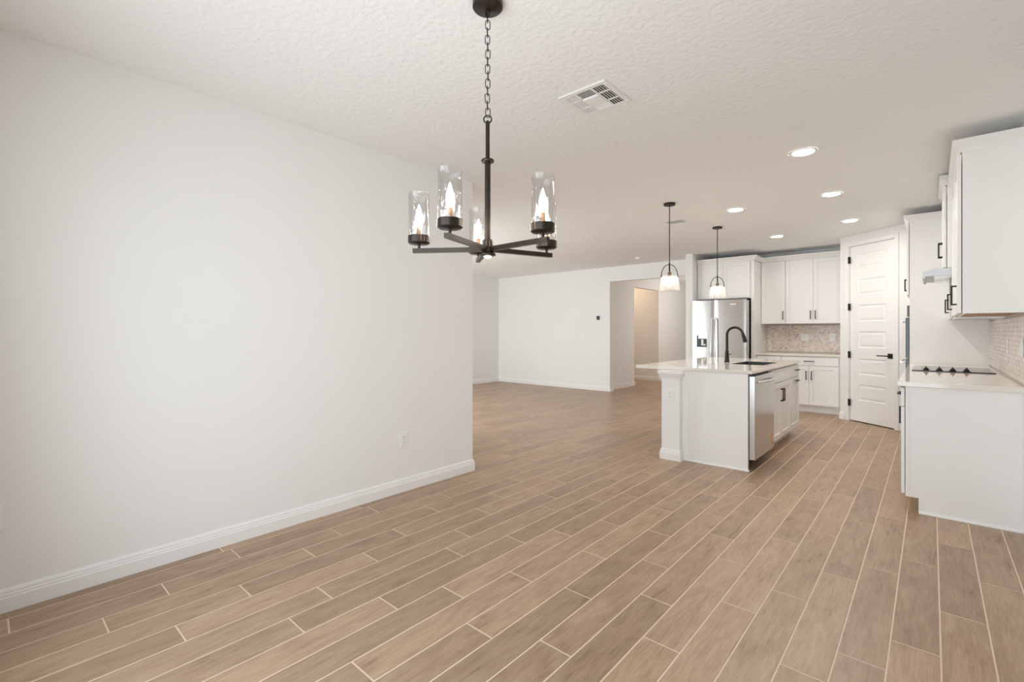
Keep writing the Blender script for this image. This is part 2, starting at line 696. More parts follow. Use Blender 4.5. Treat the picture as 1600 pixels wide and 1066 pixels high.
def tile_bm(bm, t, z0=-0.002):
    x0, x1, y0, y1 = t
    c = 0.0014
    lo = [bm.verts.new(p) for p in ((x0, y0, z0), (x1, y0, z0), (x1, y1, z0), (x0, y1, z0))]
    md = [bm.verts.new(p) for p in ((x0, y0, -c), (x1, y0, -c), (x1, y1, -c), (x0, y1, -c))]
    up = [bm.verts.new(p) for p in ((x0 + c, y0 + c, 0), (x1 - c, y0 + c, 0), (x1 - c, y1 - c, 0), (x0 + c, y1 - c, 0))]
    for A, B in ((lo, md), (md, up)):
        for i in range(4):
            j = (i + 1) % 4
            bm.faces.new((A[i], A[j], B[j], B[i]))
    bm.faces.new(up)


unit_cache = {}
for t in tiles[:300]:
    w, l = round(t[1] - t[0], 4), round(t[3] - t[2], 3)
    key = (w, l)
    if key not in unit_cache:
        bm = NB()
        tile_bm(bm, (0, w, 0, l))
        bmesh.ops.recalc_face_normals(bm, faces=bm.faces)
        me = bpy.data.meshes.new('tile')
        bm.to_mesh(me)
        bm.free()
        me.materials.append(M['tile'])
        unit_cache[key] = me
    o = bpy.data.objects.new('tile', unit_cache[key])
    o.location = (t[0], t[2], random.uniform(-0.0002, 0.0001))
    COL.objects.link(o)
    o.parent = floor
bm = NB()
for t in tiles[300:]:
    tile_bm(bm, t)
far = obj('distant_tiles', bm, M['tile'], floor)
far['kind'] = 'stuff'

# ------------------------------------------------------------------ cabinets
def shaker_bm(bm, x0, x1, z0, z1, y0, y1, rail=0.057, dep=0.009):
    """Shaker front: face at y0 (outer), back at y1."""
    def ring(xa, xb, za, zb, y):
        return [bm.verts.new(p) for p in ((xa, y, za), (xb, y, za), (xb, y, zb), (xa, y, zb))]
    e = 0.0015
    R = [ring(x0, x1, z0, z1, y1), ring(x0, x1, z0, z1, y0 + e), ring(x0 + e, x1 - e, z0 + e, z1 - e, y0),
         ring(x0 + rail, x1 - rail, z0 + rail, z1 - rail, y0),
         ring(x0 + rail + 0.004, x1 - rail - 0.004, z0 + rail + 0.004, z1 - rail - 0.004, y0 + dep)]
    for A, B in zip(R[:-1], R[1:]):
        for i in range(4):
            j = (i + 1) % 4
            bm.faces.new((A[i], A[j], B[j], B[i]))
    bm.faces.new(R[0][::-1])
    bm.faces.new(R[-1])


def handle_bm(bm, kind, x, z, y, length=0.14, off=0.033, th=0.011):
    h = length / 2
    if kind == 'v':
        box(bm, x - th / 2, x + th / 2, y - off, y - off + th, z - h, z + h, 0.0012)
        for s in (-1, 1):
            zc = z + s * (h - th / 2)
            box(bm, x - th / 2, x + th / 2, y - off + th * 0.9, y, zc - th / 2, zc + th / 2)
    else:
        box(bm, x - h, x + h, y - off, y - off + th, z - th / 2, z + th / 2, 0.0012)
        for s in (-1, 1):
            xc = x + s * (h - th / 2)
            box(bm, xc - th / 2, xc + th / 2, y - off + th * 0.9, y, z - th / 2, z + th / 2)


CROWN = [(0, 0), (0.006, 0), (0.008, 0.012), (0.020, 0.030), (0.042, 0.055), (0.046, 0.060), (0.046, 0.080), (0, 0.080)]


def cabinet(name, label, loc, rz, w, d, z0, z1, fronts, toe=0.0, wood_under=False, crown=None, group=None, crown_z=None, cat='cabinet', open_top=False):
    root = thing(name, label, cat, loc, rz, group)
    b = NB()
    if toe:
        if open_top:
            for q in ((0, 0.018, 0, d, toe, z1), (w - 0.018, w, 0, d, toe, z1), (0.018, w - 0.018, 0, d, toe, toe + 0.018),
                      (0.018, w - 0.018, d - 0.012, d, toe + 0.018, z1), (0.018, w - 0.018, 0, 0.019, toe + 0.018, z1)):
                box(b, *q)
        else:
            box(b, 0, w, 0, d, toe, z1, 0.001)
        obj('carcass', b, M['cabinet'], root)
        b = NB(); box(b, 0.003, w - 0.003, 0.075, 0.095, 0, toe)
        obj('toe_kick', b, M['cabinet'], root)
    elif wood_under:
        box(b, 0, 0.018, 0, d, z0, z1)
        box(b, w - 0.018, w, 0, d, z0, z1)
        box(b, 0.018, w - 0.018, 0, 0.02, z0, z1)
        box(b, 0.018, w - 0.018, 0.02, d, z1 - 0.018, z1)
        obj('carcass', b, M['cabinet'], root)
        b = NB(); box(b, 0.0185, w - 0.0185, 0.0205, d - 0.001, z0 + 0.006, z0 + 0.018)
        obj('bottom_panel', b, M['underwood'], root)
    else:
        box(b, 0, w, 0, d, z0, z1, 0.001)
        obj('carcass', b, M['cabinet'], root)
    for f in fronts:
        kind, x0, x1, fz0, fz1 = f[:5]
        b = NB()
        if kind == 'door':
            shaker_bm(b, x0, x1, fz0, fz1, -0.025, -0.005)
            p = obj('door', b, M['cabinet'], root)
        else:
            box(b, x0, x1, -0.025, -0.005, fz0, fz1, 0.002)
            p = obj('drawer' if kind == 'drawer' else 'false_front', b, M['cabinet'], root)
        if len(f) > 5 and f[5]:
            hk, hx, hz = f[5][:3]
            b = NB(); handle_bm(b, hk, hx, hz, -0.0245)
            obj('handle', b, M['black'], p)
    if crown:
        b = NB()
        sweep(b, crown, CROWN, crown_z if crown_z is not None else z1 - 0.005, 1)
        obj('crown_moulding', b, M['cabinet'], root)
    return root


CB = RC - 0.033          # top of the base cabinets / bottom of the stone
G = 0.002

# ---- back run: over-fridge cabinet, tall panel, uppers, bases
FYB = 8.72
cabinet('wall_cabinet', 'white two-door cabinet over the steel refrigerator', (-3.195, FYB, 0), 0, 0.905, YB - FYB - 0.002, 1.872, 2.53,
        [('door', 0.02, 0.453, 1.885, 2.50), ('door', 0.456, 0.888, 1.885, 2.50)],
        crown=[(0.955, 0.43), (0.955, -0.006), (0, -0.006)][::-1], crown_z=2.515)
b = NB(); box(b, -2.287, -2.240, 8.70, YB - 0.002, 0, 2.51, 0.001)
tag(obj('tall_end_panel', b, M['cabinet']), 'tall white panel standing on the right side of the refrigerator', 'panel')
UY = 9.15
cabinet('wall_cabinet', 'narrow single-door white wall cabinet next to the refrigerator panel', (-2.239, UY, 0), 0, 0.379, YB - UY - 0.002, 1.435, 2.53,
        [('door', 0.006, 0.376, 1.438, 2.505, ('v', 0.345, 1.58))], wood_under=True,
        crown=[(0.0, -0.006), (0.379, -0.006)], crown_z=2.515)
cabinet('wall_cabinet', 'double-door white wall cabinet beside the pantry corner', (-1.859, UY, 0), 0, 0.827, YB - UY - 0.002, 1.435, 2.53,
        [('door', 0.003, 0.400, 1.438, 2.505, ('v', 0.368, 1.58)), ('door', 0.403, 0.785, 1.438, 2.505, ('v', 0.436, 1.58))], wood_under=True,
        crown=[(0.0, -0.006), (0.827, -0.006)], crown_z=2.515)
BY = 8.875
cabinet('base_cabinet', 'narrow white base cabinet next to the refrigerator panel', (-2.239, BY, 0), 0, 0.369, YB - BY - 0.002, 0, CB,
        [('drawer', 0.006, 0.366, 0.757, 0.890, ('h', 0.185, 0.823)), ('door', 0.006, 0.366, 0.125, 0.750, ('v', 0.335, 0.60))], toe=0.11)
cabinet('base_cabinet', 'white base cabinet with one drawer over two doors beside the pantry', (-1.869, BY, 0), 0, 0.837, YB - BY - 0.002, 0, CB,
        [('drawer', 0.003, 0.795, 0.757, 0.890, ('h', 0.400, 0.828)),
         ('door', 0.003, 0.398, 0.125, 0.750, ('v', 0.362, 0.60)), ('door', 0.401, 0.795, 0.125, 0.750, ('v', 0.437, 0.60))], toe=0.11)
b = NB(); box(b, -2.239, PA.x - 0.017, BY - 0.045, YB - 0.012, CB, RC, 0.002)
tag(obj('countertop', b, M['quartz']), 'pale quartz countertop along the back wall beside the refrigerator', 'countertop')


def backsplash(label, origin, rz, w, h, r, holes=()):
    root = thing('backsplash', label, 'backsplash', origin, rz)
    b = NB(); box(b, 0, w, 0.004, 0.0095, 0, h)
    obj('grout_bed', b, M['mosaic_grout'], root)
    b = NB()
    dx, dz = r * math.sqrt(3), r * 1.5
    rows = int(h / dz) + 2
    cols = int(w / dx) + 2
    for i in range(rows):
        for j in range(cols):
            cx, cz = j * dx + (dx / 2 if i % 2 else 0), i * dz
            if cx < r * 0.9 or cx > w - r * 0.9 or cz < r * 0.9 or cz > h - r * 0.9:
                continue
            top, bot = [], []
            for q in range(6):
                t = PI / 6 + q * PI / 3
                top.append(b.verts.new((cx + math.cos(t) * (r - 0.0028), 0, cz + math.sin(t) * (r - 0.0028))))
                bot.append(b.verts.new((cx + math.cos(t) * (r - 0.0015), 0.004, cz + math.sin(t) * (r - 0.0015))))
            b.faces.new(top)
            for q in range(6):
                b.faces.new((top[q], top[(q + 1) % 6], bot[(q + 1) % 6], bot[q]))
    o = obj('mosaic_tiles', b, M['mosaic'], root)
    o['kind'] = 'stuff'
    return root


backsplash('grey and beige marble mosaic backsplash on the back wall', (-2.239, YB - 0.010, RC), 0, PA.x - 0.002 + 2.239, 1.435 - RC, 0.023)

# ---- side run (front faces -x)
RZ = -PI / 2
FX = 0.160                      # upper carcass face
UD = XW - FX - 0.002
Y0S = 4.475


def side(y):                    # local x runs towards the camera (-y): origin at the far end
    return y


CROWN_A = [(0.0, -0.006), (1.215, -0.006), (1.215, UD)]
cabinet('wall_cabinet', 'white two-door wall cabinet nearest the camera on the cooktop wall', (FX, 5.69, 0), RZ, 1.215, UD, 1.425, 2.54,
        [('door', 0.003, 0.606, 1.428, 2.515, ('v', 0.085, 1.558)), ('door', 0.609, 1.212, 1.428, 2.515, ('v', 1.085, 1.558))], wood_under=True,
        crown=CROWN_A, crown_z=2.53)
cabinet('wall_cabinet', 'short raised white two-door cabinet above the range hood', (FX - 0.055, 6.452, 0), RZ, 0.760, UD + 0.055, 1.868, 2.61,
        [('door', 0.003, 0.379, 1.871, 2.585, ('v', 0.345, 2.07)), ('door', 0.382, 0.757, 1.871, 2.585, ('v', 0.415, 2.07))],
        crown=[(0, UD), (0.0, -0.006), (0.760, -0.006), (0.760, UD)], crown_z=2.60)
cabinet('wall_cabinet', 'single-door white wall cabinet between the range hood and the oven tower', (FX, 7.047, 0), RZ, 0.593, UD, 1.425, 2.54,
        [('door', 0.003, 0.590, 1.428, 2.515, ('v', 0.50, 1.558))], wood_under=True,
        crown=[(0.0, -0.006), (0.593, -0.006)], crown_z=2.53)

# range hood
h = thing('range_hood', 'slim stainless steel range hood under the short cabinet', 'range hood', (0, 0, 0))
b = NB()
x0, x1, y0, y1 = -0.06, XW - 0.013, 5.695, 6.447
sec = [(x1, 1.866), (0.02, 1.866), (x0, 1.845), (x0, 1.790), (x0 + 0.008, 1.784), (x0 + 0.02, 1.784), (x0 + 0.02, 1.80), (x1, 1.80)]
A = [b.verts.new((p[0], y0, p[1])) for p in sec]
B = [b.verts.new((p[0], y1, p[1])) for p in sec]
for i in range(len(sec)):
    j = (i + 1) % len(sec)
    b.faces.new((A[i], A[j], B[j], B[i]))
b.faces.new(A[::-1]); b.faces.new(B)
obj('hood_body', b, M['hood_steel'], h)
b = NB()
for y in (5.73, 6.09):
    box(b, 0.02, 0.40, y, y + 0.32, 1.790, 1.7995)
    for q in range(9):
        box(b, 0.03 + q * 0.041, 0.045 + q * 0.041, y + 0.01, y + 0.31, 1.787, 1.791)
obj('grease_filter', b, M['steel'], h)
b = NB()
for q in range(3):
    box(b, x0 - 0.003, x0 + 0.001, 6.00 + q * 0.05, 6.03 + q * 0.05, 1.808, 1.826, 0.001)
obj('switch_panel', b, M['dark'], h)

# oven tower
TY0, TY1, TX = 7.05, 7.83, -0.185
tw = TY1 - TY0
cabinet('oven_cabinet', 'tall white oven tower at the end of the cooktop counter', (TX, TY1, 0), RZ, tw, XW - TX - 0.002, 0, 2.555,
        [('door', 0.003, tw / 2 - 0.0015, 1.72, 2.53, ('v', tw / 2 - 0.04, 1.86)), ('door', tw / 2 + 0.0015, tw - 0.003, 1.72, 2.53, ('v', tw / 2 + 0.04, 1.86)),
         ('drawer', 0.003, tw - 0.003, 0.125, 0.42, ('h', tw / 2, 0.28))], toe=0.11,
        crown=[(0.0, -0.006), (tw, -0.006), (tw, XW - TX - 0.01)], crown_z=2.545)
ov = thing('wall_oven', 'built-in black glass double wall oven with steel handles in the tall white tower', 'oven', (TX, TY1, 0), RZ)
b = NB(); box(b, 0.03, tw - 0.012, -0.022, -0.002, 1.47, 1.60, 0.003)
obj('control_panel', b, M['oven_glass'], ov)
for z0, z1 in ((1.00, 1.46), (0.44, 0.99)):
    b = NB(); box(b, 0.03, tw - 0.012, -0.035, -0.002, z0, z1, 0.003)
    d = obj('oven_door', b, M['oven_glass'], ov)
    b = NB(); box(b, 0.11, tw - 0.09, -0.037, -0.034, z0 + 0.08, z1 - 0.12, 0.001)
    obj('window', b, M['dark'], d)
    b = NB()
    cyl(b, (0.08, -0.075, z1 - 0.04), (tw - 0.06, -0.075, z1 - 0.04), 0.011, n=16)
    for xx in (0.11, tw - 0.09):
        cyl(b, (xx, -0.075, z1 - 0.04), (xx, -0.034, z1 - 0.04), 0.008, n=12)
    obj('handle', b, M['steel_edge'], d, smooth=True)

# side base cabinets
BX = -0.14
bd = XW - BX - 0.002
cabinet('base_cabinet', 'white base cabinet with drawer and door at the near end of the cooktop counter', (BX, 5.08, 0), RZ, 0.605, bd, 0, CB,
        [('drawer', 0.003, 0.602, 0.757, 0.890, ('h', 0.30, 0.823)), ('door', 0.003, 0.602, 0.125, 0.750, ('v', 0.06, 0.62))], toe=0.11)
cabinet('base_cabinet', 'white drawer base cabinet second from the near end of the cooktop counter', (BX, 5.689, 0), RZ, 0.607, bd, 0, CB,
        [('drawer', 0.003, 0.604, 0.757, 0.890, ('h', 0.30, 0.823)), ('drawer', 0.003, 0.604, 0.445, 0.750, ('h', 0.30, 0.62)), ('drawer', 0.003, 0.604, 0.125, 0.438, ('h', 0.30, 0.30))], toe=0.11)
cabinet('base_cabinet', 'white two-door base cabinet under the cooktop', (BX, 6.453, 0), RZ, 0.762, bd, 0, CB,
        [('false', 0.003, 0.759, 0.757, 0.890), ('door', 0.003, 0.379, 0.125, 0.750, ('v', 0.345, 0.62)), ('door', 0.382, 0.759, 0.125, 0.750, ('v', 0.415, 0.62))], toe=0.11)
cabinet('base_cabinet', 'white base cabinet between the cooktop cabinet and the oven tower', (BX, 7.047, 0), RZ, 0.592, bd, 0, CB,
        [('drawer', 0.003, 0.589, 0.757, 0.890, ('h', 0.29, 0.823)), ('door', 0.003, 0.589, 0.125, 0.750, ('v', 0.53, 0.62))], toe=0.11)
# end panel and its corner stiles
e = thing('end_panel', 'large plain white end panel closing the cooktop cabinets', 'panel', (0, 0, 0))
b = NB()
pts = [(BX, 0.11), (BX, CB), (XW - 0.022, CB), (XW - 0.022, 0), (BX + 0.072, 0), (BX + 0.072, 0.11)]
A = [b.verts.new((p[0], 4.458, p[1])) for p in pts]
B = [b.verts.new((p[0], 4.474, p[1])) for p in pts]
for i in range(6):
    j = (i + 1) % 6
    b.faces.new((A[i], A[j], B[j], B[i]))
b.faces.new(A); b.faces.new(B[::-1])
obj('panel', b, M['cabinet'], e)
b = NB(); box(b, BX + 0.074, XW - 0.022, 4.447, 4.4579, 0, 0.014, 0.002)
obj('shoe_moulding', b, M['trim'], e)
b = NB(); box(b, BX + 0.001, BX + 0.020, 4.4535, 4.4579, 0.112, CB - 0.001)
obj('corner_stile', b, M['cabinet'], e)
b = NB(); box(b, XW - 0.0215, XW - 0.001, 4.450, 4.474, 0, CB)
obj('scribe_filler', b, M['cabinet'], e)

b = NB(); box(b, BX - 0.045, XW - 0.012, 4.430, 7.048, CB, RC, 0.002)
tag(obj('countertop', b, M['quartz']), 'pale quartz countertop under the black glass cooktop', 'countertop')
backsplash('beige marble mosaic backsplash along the cooktop wall', (XW - 0.010, 7.048, RC), RZ, 7.048 - 4.475, 1.425 - RC, 0.023)

ck = thing('cooktop', 'black glass electric cooktop with four star-shaped knobs', 'cooktop', (0, 0, RC))
b = NB(); box(b, -0.135, 0.415, 5.73, 6.49, 0.0005, 0.008, 0.003)
obj('glass_top', b, M['oven_glass'], ck)
for cx, cyy, r in ((0.01, 6.32, 0.09), (0.28, 6.32, 0.075), (0.0, 6.06, 0.075), (0.28, 6.06, 0.10)):
    b = NB()
    n = 36
    for rr in (r, r - 0.004):
        pass
    A = [b.verts.new((cx + r * math.cos(2 * PI * i / n), cyy + r * math.sin(2 * PI * i / n), 0.0083)) for i in range(n)]
    B = [b.verts.new((cx + (r - 0.004) * math.cos(2 * PI * i / n), cyy + (r - 0.004) * math.sin(2 * PI * i / n), 0.0083)) for i in range(n)]
    for i in range(n):
        b.faces.new((A[i], A[(i + 1) % n], B[(i + 1) % n], B[i]))
    obj('burner_ring', b, M['slot'], ck)
for i in range(4):
    b = NB()
    cx, cyy = -0.035 + 0.090 * i, 5.82
    lathe(b, [(0.026, 0.008), (0.026, 0.011), (0.017, 0.014), (0.016, 0.024), (0.014, 0.027), (0, 0.027)], 20, cx, cyy)
    box(b, cx - 0.005, cx + 0.005, cyy - 0.019, cyy + 0.019, 0.02, 0.040, 0.001)
    obj('knob', b, M['black'], ck, smooth=True)

# ------------------------------------------------------------------ island
IY0, IY1 = 4.735, 6.92
kw = thing('island_knee_wall', 'white island end pilaster with flared cap and moulded base', 'pilaster', (0, 0, 0))
KX0, KX1, KY = -2.075, -1.890, 4.665
b = NB(); box(b, KX0, KX1, KY, IY1 - 0.03, 0, CB - 0.001)
obj('post', b, M['cabinet'], kw)
CAP = [(0, 0), (0.006, 0), (0.008, 0.008), (0.014, 0.020), (0.028, 0.045), (0.031, 0.052), (0.031, 0.078), (0, 0.078)]
b = NB(); sweep(b, [(KX1, IY0 - 0.001), (KX1, KY), (KX0, KY), (KX0, IY1 - 0.03)], CAP, CB - 0.080, -1)
obj('cap_moulding', b, M['cabinet'], kw)
b = NB(); sweep(b, [(KX1, IY0 - 0.001), (KX1, KY), (KX0, KY), (KX0, IY1 - 0.03)], BBP, 0, -1)
obj('base_moulding', b, M['cabinet'], kw)

ICX = -1.275
ep = thing('island_end_panel', 'plain white panel closing the near end of the island', 'panel', (0, 0, 0))
b = NB(); box(b, KX1 + 0.001, ICX + 0.002, IY0, IY0 + 0.03, 0, CB - 0.001, 0.001)
obj('panel', b, M['cabinet'], ep)
b = NB(); box(b, KX1 + 0.018, ICX + 0.014, IY0 - 0.011, IY0 - 0.0002, 0, 0.016, 0.003)
box(b, ICX + 0.0022, ICX + 0.014, IY0, IY0 + 0.02, 0, 0.016, 0.003)
obj('shoe_moulding', b, M['trim'], ep)
b = NB(); box(b, KX1 + 0.032, KX1 + 0.070, IY0 - 0.006, IY0 - 0.0002, 0.017, CB - 0.002, 0.001)
obj('corner_stile', b, M['cabinet'], ep)

IZ = PI / 2
ID = ICX - KX1 - 0.003
cabinet('sink_cabinet', 'white two-door island sink cabinet beside the dishwasher', (ICX, 5.475, 0), IZ, 0.925, ID, 0, CB - 0.001,
        [('door', 0.003, 0.461, 0.125, 0.740, ('v', 0.425, 0.60)), ('door', 0.464, 0.922, 0.125, 0.740, ('v', 0.50, 0.60)),
         ('false', 0.003, 0.922, 0.747, 0.890)], toe=0.11, open_top=True)
cabinet('base_cabinet', 'white pull-out cabinet with horizontal pulls at the far end of the island', (ICX, 6.402, 0), IZ, 0.485, ID, 0, CB - 0.001,
        [('drawer', 0.003, 0.482, 0.747, 0.890, ('h', 0.30, 0.83)), ('door', 0.003, 0.482, 0.125, 0.740, ('h', 0.30, 0.70))], toe=0.11)

dw = thing('dishwasher', 'stainless steel dishwasher in the near end of the island', 'dishwasher', (ICX, 4.765, 0), IZ)
b = NB(); box(b, 0.005, 0.702, 0.0, ID - 0.01, 0.11, CB - 0.004)
obj('tub', b, M['dark'], dw)
b = NB(); box(b, 0.006, 0.702, -0.056, -0.002, 0.105, 0.885, 0.004, 2)
obj('door', b, M['steel'], dw)
b = NB()
tube(b, [(0.10, -0.056, 0.825), (0.13, -0.088, 0.825), (0.37, -0.098, 0.825), (0.61, -0.088, 0.825), (0.64, -0.056, 0.825)], 0.011, 12)
obj('handle', b, M['steel_edge'], dw, smooth=True)
b = NB(); box(b, 0.01, 0.70, 0.06, 0.08, 0.0, 0.105)
obj('toe_kick', b, M['dark'], dw)
b = NB()
for q in range(5):
    box(b, 0.60, 0.675, -0.0572, -0.0562, 0.150 + q * 0.024, 0.163 + q * 0.024)
obj('sticker', b, M['label'], dw)

# island top with the sink cut-out
TX0, TX1 = -2.400, -1.236
SX0, SX1, SY0, SY1 = -1.70, -1.345, 5.58, 6.29
b = NB()
xs, ys = [TX0, SX0, SX1, TX1], [IY0 - 0.005, SY0, SY1, IY1 + 0.01]
lay = {}
for z in (CB, RC):
    for i, x in enumerate(xs):
        for j, y in enumerate(ys):
            lay[(i, j, z)] = b.verts.new((x, y, z))
for z in (CB, RC):
    for i in range(3):
        for j in range(3):
            if (i, j) == (1, 1):
                continue
            b.faces.new([lay[(i, j, z)], lay[(i + 1, j, z)], lay[(i + 1, j + 1, z)], lay[(i, j + 1, z)]])
for i in range(3):
    for j in (0, 3):
        b.faces.new([lay[(i, j, CB)], lay[(i + 1, j, CB)], lay[(i + 1, j, RC)], lay[(i, j, RC)]])
        b.faces.new([lay[(j, i, CB)], lay[(j, i + 1, CB)], lay[(j, i + 1, RC)], lay[(j, i, RC)]])
for (i, j), (p, q) in (((1, 1), (2, 1)), ((2, 1), (2, 2)), ((2, 2), (1, 2)), ((1, 2), (1, 1))):
    b.faces.new([lay[(i, j, CB)], lay[(p, q, CB)], lay[(p, q, RC)], lay[(i, j, RC)]])
bmesh.ops.recalc_face_normals(b, faces=b.faces)
edges = [e for e in b.edges if e.is_manifold and e.calc_face_angle(0) > 1.0]
bmesh.ops.bevel(b, geom=edges, offset=0.0025, segments=1, affect='EDGES')
tag(obj('countertop', b, M['quartz']), 'glossy pale quartz island countertop with a sink cut-out', 'countertop')

sk = thing('kitchen_sink', 'undermount stainless steel sink in the island countertop', 'sink', (0, 0, 0))
b = NB()
bx0, bx1, by0, by1, bz = SX0 + 0.0045, SX1 - 0.0045, SY0 + 0.0045, SY1 - 0.0045, 0.72
t = 0.003
box(b, bx0, bx1, by0, by1, bz - t, bz)
box(b, bx0 - t, bx0, by0, by1, bz, RC - 0.004)
box(b, bx1, bx1 + t, by0, by1, bz, RC - 0.004)
box(b, bx0, bx1, by0 - t, by0, bz, RC - 0.004)
box(b, bx0, bx1, by1, by1 + t, bz, RC - 0.004)
obj('basin', b, M['sink_steel'], sk)
b = NB(); lathe(b, [(0, bz + 0.002), (0.03, bz + 0.001), (0.042, bz + 0.004), (0.045, bz + 0.0005)], 24, -1.52, 5.93, False)
obj('drain', b, M['steel_edge'], sk, smooth=True)

fc = thing('kitchen_faucet', 'matte black gooseneck kitchen faucet on the island', 'faucet', (-1.815, 5.90, RC))
b = NB(); lathe(b, [(0.031, 0), (0.031, 0.004), (0.027, 0.012), (0.021, 0.075), (0.0195, 0.125), (0.0165, 0.135), (0.0165, 0.14)], 24)
obj('base', b, M['black'], fc, smooth=True)
b = NB()
R = 0.088
pts = [(0, 0, 0.13), (0, 0, 0.20), (0, 0, 0.26), (0, 0, 0.322)]
for i in range(1, 15):
    a = PI - i * (PI + math.radians(-17)) / 14
    pts.append((R + R * math.cos(a), 0, 0.322 + R * math.sin(a)))
tube(b, pts, 0.0145, 16)
obj('spout', b, M['black'], fc, smooth=True)
ex, ez = pts[-1][0], pts[-1][2]
dx, dz = math.sin(math.radians(17)), -math.cos(math.radians(17))
b = NB()
cyl(b, (ex, 0, ez), (ex + dx * 0.02, 0, ez + dz * 0.02), 0.015, 0.017, 20)
cyl(b, (ex + dx * 0.02, 0, ez + dz * 0.02), (ex + dx * 0.115, 0, ez + dz * 0.115), 0.018, 0.025, 20)
obj('spray_head', b, M['black'], fc, smooth=True)
b = NB()
cyl(b, (0, 0.015, 0.085), (0, 0.036, 0.085), 0.014, 0.014, 16)
cyl(b, (0, 0.03, 0.086), (0, 0.15, 0.088), 0.0075, 0.0065, 12)
obj('lever', b, M['black'], fc, smooth=True)

# ------------------------------------------------------------------ refrigerator
FW = 0.885
rf = thing('refrigerator', 'stainless steel side-by-side refrigerator with ice dispenser', 'refrigerator', (-3.188, 8.455, 0))
FT = 1.845
b = NB(); box(b, 0, FW, 0.075, 0.84, 0.02, FT - 0.01, 0.004)
obj('cabinet_body', b, M['steel'], rf)
b = NB(); box(b, 0.01, FW - 0.01, 0.05, 0.09, 0.0, 0.09)
obj('kick_grille', b, M['dark'], rf)
split = 0.375


def fridge_door(x0, x1):
    b = NB()
    n = 14
    front, back = [], []
    for i in range(n + 1):
        u = i / n
        bow = 0.0015 * (1 - (2 * u - 1) ** 2)
        edge = 0.004 * max(0, (abs(2 * u - 1) - 0.90) / 0.10) ** 2
        x = x0 + (x1 - x0) * u
        y = 0.0 - bow + edge
        front.append((b.verts.new((x, y, 0.10)), b.verts.new((x, y, FT))))
        back.append((b.verts.new((x, 0.068, 0.10)), b.verts.new((x, 0.068, FT))))
    for i in range(n):
        b.faces.new((front[i][0], front[i + 1][0], front[i + 1][1], front[i][1]))
        b.faces.new((back[i][0], back[i][1], back[i + 1][1], back[i + 1][0]))
        b.faces.new((front[i][1], front[i + 1][1], back[i + 1][1], back[i][1]))
        b.faces.new((front[i][0], back[i][0], back[i + 1][0], front[i + 1][0]))
    for i in (0, n):
        b.faces.new((front[i][0], front[i][1], back[i][1], back[i][0]))
    return obj('door', b, M['steel'], rf, smooth=True)


dl = fridge_door(0.002, split - 0.004)
dr = fridge_door(split + 0.004, FW - 0.002)
for d, x in ((dl, split - 0.035), (dr, split + 0.035)):
    b = NB()
    tube(b, [(x, -0.005, 0.62), (x, -0.045, 0.66), (x, -0.058, 1.00), (x, -0.045, 1.50), (x, -0.005, 1.54)], 0.014, 14)
    obj('handle', b, M['steel_edge'], d, smooth=True)
dsp = NB(); box(dsp, 0.075, 0.265, -0.014, 0.02, 1.02, 1.31, 0.003)
dd = obj('dispenser', dsp, M['steel_edge'], rf)
b = NB(); box(b, 0.083, 0.257, -0.0155, -0.0138, 1.24, 1.30)
obj('display', b, M['steel'], dd)
b = NB()
box(b, 0.083, 0.257, -0.0155, -0.0138, 1.03, 1.18)
box(b, 0.083, 0.11, -0.0155, -0.0138, 1.18, 1.235)
obj('recess', b, M['dark'], dd)
b = NB()
box(b, 0.163, 0.20, -0.0225, -0.0158, 1.06, 1.165, 0.002)
box(b, 0.205, 0.235, -0.0225, -0.0158, 1.055, 1.085, 0.002)
for q in range(4):
    box(b, 0.118 + q * 0.034, 0.137 + q * 0.034, -0.0172, -0.0138, 1.192, 1.222, 0.001)
obj('paddle', b, M['plate'], dd)
b = NB(); box(b, 0.64, 0.735, -0.0125, -0.007, 1.755, 1.775, 0.001)
obj('badge', b, M['plate'], rf)

# ------------------------------------------------------------------ pantry door
door = bpy.data.objects.new('door_1', None)
door.location = (PA.x, PA.y, 0)
door.rotation_euler = (0, 0, PANG)
door['kind'] = 'structure'
COL.objects.link(door)
zs = 0.985
panels = [(0.321, 0.553), (0.696, 0.929), (1.089, 1.323), (1.469, 1.709), (1.857, 2.085), (2.251, 2.460)]
pu0, pu1 = DU0 + 0.130, DU1 - 0.130
slab_y0, slab_y1 = 0.016, 0.052
b = NB()
us = [DU0, pu0, pu1, DU1]
zz = [0.014]
for p0, p1 in panels:
    zz += [p0 * zs, p1 * zs]
zz.append(DZ)
V = {}
for i, u in enumerate(us):
    for j, z in enumerate(zz):
        V[(i, j)] = b.verts.new((u, slab_y0, z))
for i in range(3):
    for j in range(len(zz) - 1):
        if i == 1 and j % 2 == 1:
            # moulded recess: bevel in, flat, raised field
            q = [V[(1, j)], V[(2, j)], V[(2, j + 1)], V[(1, j + 1)]]
            prev = q
            ua, ub, za, zb = us[1], us[2], zz[j], zz[j + 1]
            for ins, dep in ((0.012, 0.009), (0.020, 0.009), (0.045, 0.002)):
                r = [b.verts.new(p) for p in ((ua + ins, slab_y0 + dep, za + ins), (ub - ins, slab_y0 + dep, za + ins), (ub - ins, slab_y0 + dep, zb - ins), (ua + ins, slab_y0 + dep, zb - ins))]
                for k in range(4):
                    b.faces.new((prev[k], prev[(k + 1) % 4], r[(k + 1) % 4], r[k]))
                prev = r
            b.faces.new(prev)
        else:
            b.faces.new((V[(i, j)], V[(i + 1, j)], V[(i + 1, j + 1)], V[(i, j + 1)]))
n = len(zz) - 1
K = [b.verts.new(p) for p in ((DU0, slab_y1, 0.014), (DU1, slab_y1, 0.014), (DU1, slab_y1, DZ), (DU0, slab_y1, DZ))]
b.faces.new((K[0], K[3], K[2], K[1]))
b.faces.new([V[(0, j)] for j in range(n + 1)] + [K[3], K[0]])
